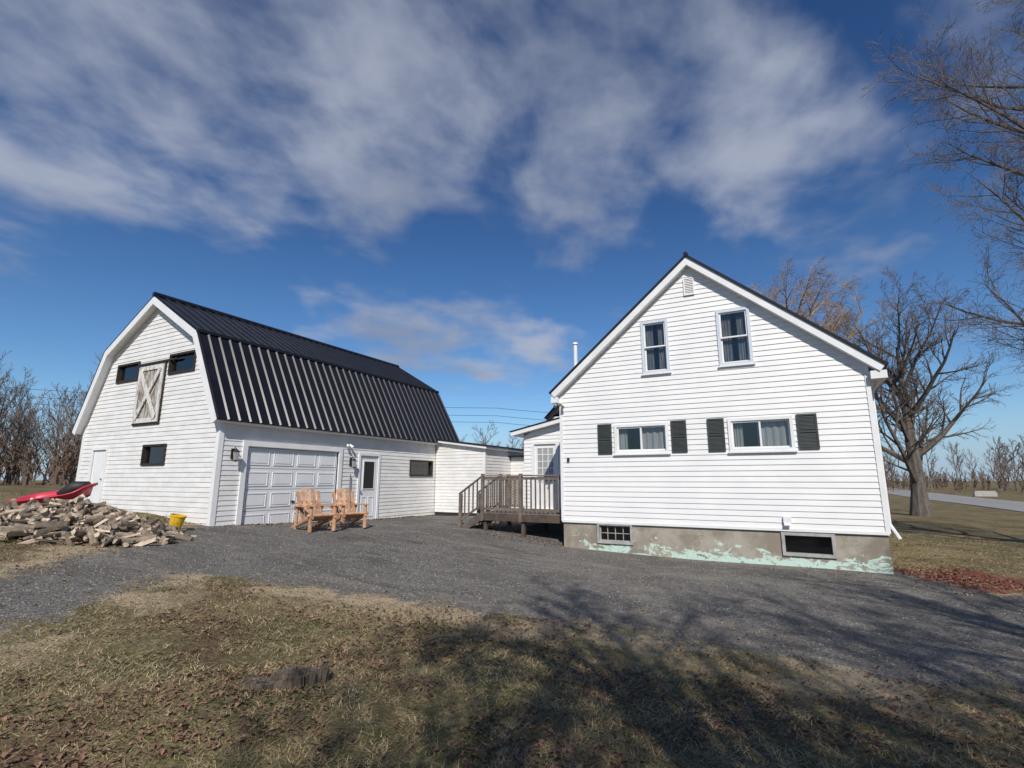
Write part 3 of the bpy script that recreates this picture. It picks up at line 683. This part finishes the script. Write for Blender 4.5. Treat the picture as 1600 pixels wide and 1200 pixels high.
# ------------------------------------------------------------------ ground scatter
rg=np.random.default_rng(7)
def vnoise(x,y,s,seed):
    r_=np.random.default_rng(seed);g_=r_.random((64,64));x=x/s;y=y/s;xi=np.floor(x).astype(int);yi=np.floor(y).astype(int);fx=x-xi;fy=y-yi;fx=fx*fx*(3-2*fx);fy=fy*fy*(3-2*fy)
    G=lambda a,b:g_[a%64,b%64];return (G(xi,yi)*(1-fx)+G(xi+1,yi)*fx)*(1-fy)+(G(xi,yi+1)*(1-fx)+G(xi+1,yi+1)*fx)*fy
def fastmesh(name,verts,li,per,mat):
    nf=len(li)//per
    me=bpy.data.meshes.new(name);me.vertices.add(len(verts));me.vertices.foreach_set('co',verts.astype(np.float32).ravel())
    me.loops.add(nf*per);me.loops.foreach_set('vertex_index',li.astype(np.int32));me.polygons.add(nf)
    me.polygons.foreach_set('loop_start',np.arange(0,nf*per,per,dtype=np.int32));me.materials.append(mat);me.update(calc_edges=True);me.validate()
    ob=bpy.data.objects.new(name,me);sc.collection.objects.link(ob);return ob
def samp(nn,a):
    u=rg.random(nn);r=1.5*(a/1.5)**u;az=np.radians(rg.uniform(-80,28,nn));return np.sin(az)*r,np.cos(az)*r,r
def zat(x,y):
    ix=np.clip(np.searchsorted(xs,x)-1,0,nx-2);iy=np.clip(np.searchsorted(ys,y)-1,0,ny-2)
    fx=(x-xs[ix])/(xs[ix+1]-xs[ix]);fy=(y-ys[iy])/(ys[iy+1]-ys[iy])
    return (Z[iy,ix]*(1-fx)+Z[iy,ix+1]*fx)*(1-fy)+(Z[iy+1,ix]*(1-fx)+Z[iy+1,ix+1]*fx)*fy
inb=lambda x,y:((x>XL)&(x<XR)&(y>YF))|((x>bx0)&(x<bx1)&(y>by0))
def blades(name,nn,mat,hmin,hmax,seed,thr,rad=22,lie=1.0,stray=.05):
    x,y,r=samp(nn,rad);s=SD(x,y)+(vnoise(x,y,.5,5)-.5)*1.2+(vnoise(x,y,.13,6)-.5)*.5
    keep=(s<.05)&(vnoise(x,y,.7,seed)*.5+vnoise(x,y,.16,seed+1)*.5+rg.uniform(-.12,.12,nn)>thr)
    keep|=(s>0)&(s<1.0)&(rg.random(nn)<stray)
    keep&=~inb(x,y)
    x,y,r=x[keep],y[keep],r[keep];k=len(x);z=zat(x,y)
    th=rg.uniform(0,6.283,k);hh=rg.uniform(hmin,hmax,k);w=.0016+.0006*r;ln=rg.uniform(.5,2.0,k)*lie*hh
    c,s_=np.cos(th),np.sin(th);ph=th+rg.uniform(-.6,.6,k)+1.57
    v=np.zeros((k,3,3));v[:,0]=np.stack([x-c*w,y-s_*w,z-.004],1);v[:,1]=np.stack([x+c*w,y+s_*w,z-.004],1);v[:,2]=np.stack([x+np.cos(ph)*ln,y+np.sin(ph)*ln,z+hh*.6],1)
    fastmesh(name,v.reshape(-1,3),np.arange(k*3),3,mat)
blades('dry_grass',240000,M['straw'],.010,.042,21,.38,24,1.6)
blades('green_grass',100000,M['green'],.012,.04,31,.50,24,1.3,.02)
x,y,r=samp(42000,20);s=SD(x,y);keep=(s<.1)&(vnoise(x,y,1.1,51)*.6+vnoise(x,y,.3,52)*.4>.55)|((s>0)&(s<1.2)&(rg.random(len(x))<.05))|((s<0)&(rg.random(len(x))<.09))
keep&=~inb(x,y);x,y,r=x[keep],y[keep],r[keep]
xm=rg.normal(2.9,.5,900);ym=rg.normal(13.2,.8,900);ok=(xm>2.05);x=np.concatenate([x,xm[ok]]);y=np.concatenate([y,ym[ok]])
ya=rg.uniform(7.9,16.8,500);x=np.concatenate([x,-12.35+np.abs(rg.normal(0,.12,500))]);y=np.concatenate([y,ya])
xa=rg.uniform(-8,-5.3,250);x=np.concatenate([x,xa]);y=np.concatenate([y,13.3+rg.normal(0,.35,250)])
k=len(x);z=zat(x,y)
th=rg.uniform(0,6.283,k);sz=rg.uniform(.008,.022,k)*(.8+.05*np.hypot(x,y));v=np.zeros((k,4,3));tl=rg.uniform(-.9,.9,(k,2));q4=rg.uniform(.6,1.2,(k,4))
for i,(a,b) in enumerate(((-1,-.4),(.2,-.7),(1.1,.3),(-.2,.8))):
    dx=(np.cos(th)*a-np.sin(th)*b)*sz*q4[:,i];dy=(np.sin(th)*a+np.cos(th)*b)*sz*q4[:,i];v[:,i]=np.stack([x+dx,y+dy,z+.012+(a*tl[:,0]+b*tl[:,1])*sz*.6+.5*sz*(i%2)],1)
vv=v.reshape(-1,3);b4=np.arange(k)[:,None]*4
fastmesh('fallen_leaves',vv,np.concatenate([b4+0,b4+1,b4+2,b4+0,b4+2,b4+3],1).ravel(),3,M['leaf'])
x,y,r=samp(80000,17);s=SD(x,y)+(vnoise(x,y,.5,5)-.5)*1.2;keep=(s>-.1)|((s>-.7)&(rg.random(len(x))<.15));keep&=~inb(x,y);x,y,r=x[keep],y[keep],r[keep];k=len(x);z=zat(x,y)
sz=rg.uniform(.004,.011,k)*(1+r*.05);th=rg.uniform(0,6.283,k);pv=[]
for i in range(4):
    a=th+i*1.5708+rg.uniform(-.4,.4,k);q=sz*rg.uniform(.7,1.3,k);pv.append(np.stack([x+np.cos(a)*q,y+np.sin(a)*q,z+rg.uniform(-.002,.003,k)],1))
top=np.stack([x+rg.uniform(-.3,.3,k)*sz,y+rg.uniform(-.3,.3,k)*sz,z+sz*rg.uniform(.6,1.1,k)],1)
# vertices are grouped by corner: corner c of stone j sits at c*k+j
vv=np.concatenate(pv+[top],0);jj=np.arange(k)[:,None,None]
fastmesh('gravel',vv,(jj+k*np.array([[0,1,4],[1,2,4],[2,3,4],[3,0,4]])[None]).reshape(-1),3,M['stone'])

# ------------------------------------------------------------------ world
SUN_AZ=152.;SUN_EL=40.
w=bpy.data.worlds.new('World');sc.world=w;w.use_nodes=True;nt=w.node_tree;bg=nt.nodes['Background'];bg.inputs['Strength'].default_value=.10
sky=N(nt,'ShaderNodeTexSky');sky.sky_type='NISHITA';sky.sun_disc=False;sky.sun_elevation=R(SUN_EL);sky.sun_rotation=R(SUN_AZ);sky.altitude=0;sky.air_density=1.0;sky.dust_density=.2;sky.ozone_density=3
tc=N(nt,'ShaderNodeTexCoord');sp=N(nt,'ShaderNodeSeparateXYZ');L(nt,tc.outputs['Generated'],sp.inputs[0])
zz=math_(nt,'ADD',math_(nt,'MAXIMUM',sp.outputs['Z'],0),.14)
cb=N(nt,'ShaderNodeCombineXYZ');L(nt,math_(nt,'DIVIDE',sp.outputs['X'],zz),cb.inputs[0]);L(nt,math_(nt,'DIVIDE',sp.outputs['Y'],zz),cb.inputs[1])
mp_=N(nt,'ShaderNodeMapping');mp_.inputs['Rotation'].default_value=(0,0,R(-25));mp_.inputs['Scale'].default_value=(1.15,.95,1);L(nt,cb.outputs[0],mp_.inputs[0])
n1=noise(nt,2.9,7,.52,mp_.outputs[0],.15);n2=noise(nt,1.2,5,.5,cb.outputs[0],.2);n3=noise(nt,8,6,.58,mp_.outputs[0],.3)
HD=-27.65
blobs=[(-47,37,8,.8),(-43,32,8,.9),(-37,30,7,1),(-31,27,5,.9),(-30,40,9,.8),(-22,43,9,.9),(-16,37,8,1),(-19,29,6,.65),(-7,37,7,.85),(-12,46,9,.85),(16,42,8,1),(12,35,8,1),(8,30,6,.8),(2.6,48,8,.7),
(31,32,8,.95),(36,26,6,.7),(-13,16.5,5,.95),(-7,15.8,5,.85),(0,15.3,5,.85),(5,15,4,.5),(-21,17.5,4,.6),(-50,21,6,.6),(-40,47,9,.65),(22,50,9,.45),(28,40,6,.35),(-60,30,9,.7),(50,34,8,.6),(150,40,30,.6),(90,30,20,.6),(-120,35,30,.6)]
acc=None
for az,el,rad,wt in blobs:
    a=R(az+HD);e_=R(el);vm=N(nt,'ShaderNodeVectorMath');vm.operation='DOT_PRODUCT';L(nt,tc.outputs['Generated'],vm.inputs[0])
    vm.inputs[1].default_value=(math.sin(a)*math.cos(e_),math.cos(a)*math.cos(e_),math.sin(e_))
    q=mr(nt,vm.outputs['Value'],math.cos(R(rad*1.4)),math.cos(R(rad*.1)),0,wt)
    acc=q if acc is None else math_(nt,'ADD',acc,q)
acc=math_(nt,'MINIMUM',acc,.95)
dens=math_(nt,'ADD',math_(nt,'MULTIPLY',acc,.66),math_(nt,'MULTIPLY',math_(nt,'SUBTRACT',n1,.5),2.2))
dens=math_(nt,'ADD',dens,math_(nt,'MULTIPLY',math_(nt,'SUBTRACT',n3,.5),.32))
dens=mr(nt,dens,.15,1.05,0,.86)
hs_=N(nt,'ShaderNodeHueSaturation');hs_.inputs['Saturation'].default_value=1.14;L(nt,sky.outputs[0],hs_.inputs['Color'])
blue=mix(nt,mr(nt,sp.outputs['Z'],.0,.75),(.80,.95,1.08),(.48,.62,.82))
skyc=mix(nt,1.0,hs_.outputs[0],blue,'MULTIPLY')
skyc=mix(nt,mr(nt,sp.outputs['Z'],.0,.14,.75,0.),skyc,(3.0,4.3,6.3))
cc=mix(nt,mr(nt,n2,.35,.65),(2.6,3.0,4.0),(4.3,4.7,5.7))
L(nt,mix(nt,dens,skyc,cc),bg.inputs['Color'])
sd_=bpy.data.lights.new('sun','SUN');sd_.energy=4.3;sd_.angle=R(.5);sd_.color=(1,.95,.88);so=bpy.data.objects.new('sun',sd_);sc.collection.objects.link(so)
sv=Vector((math.sin(R(SUN_AZ))*math.cos(R(SUN_EL)),math.cos(R(SUN_AZ))*math.cos(R(SUN_EL)),math.sin(R(SUN_EL))))
so.rotation_euler=sv.to_track_quat('Z','Y').to_euler()
# ------------------------------------------------------------------ camera
cd=bpy.data.cameras.new('camera');cam=bpy.data.objects.new('camera',cd);sc.collection.objects.link(cam);sc.camera=cam
cd.sensor_width=36;cd.lens=36*780/1600;cd.clip_end=5000;cd.clip_start=.05
cam.location=(0,0,0);cam.rotation_euler=(R(90+10.9),0,R(27.65))
sc.view_settings.view_transform='Standard';sc.view_settings.look='None';sc.view_settings.exposure=0
print('faces',sum(len(o.data.polygons) for o in sc.objects if o.type=='MESH'))
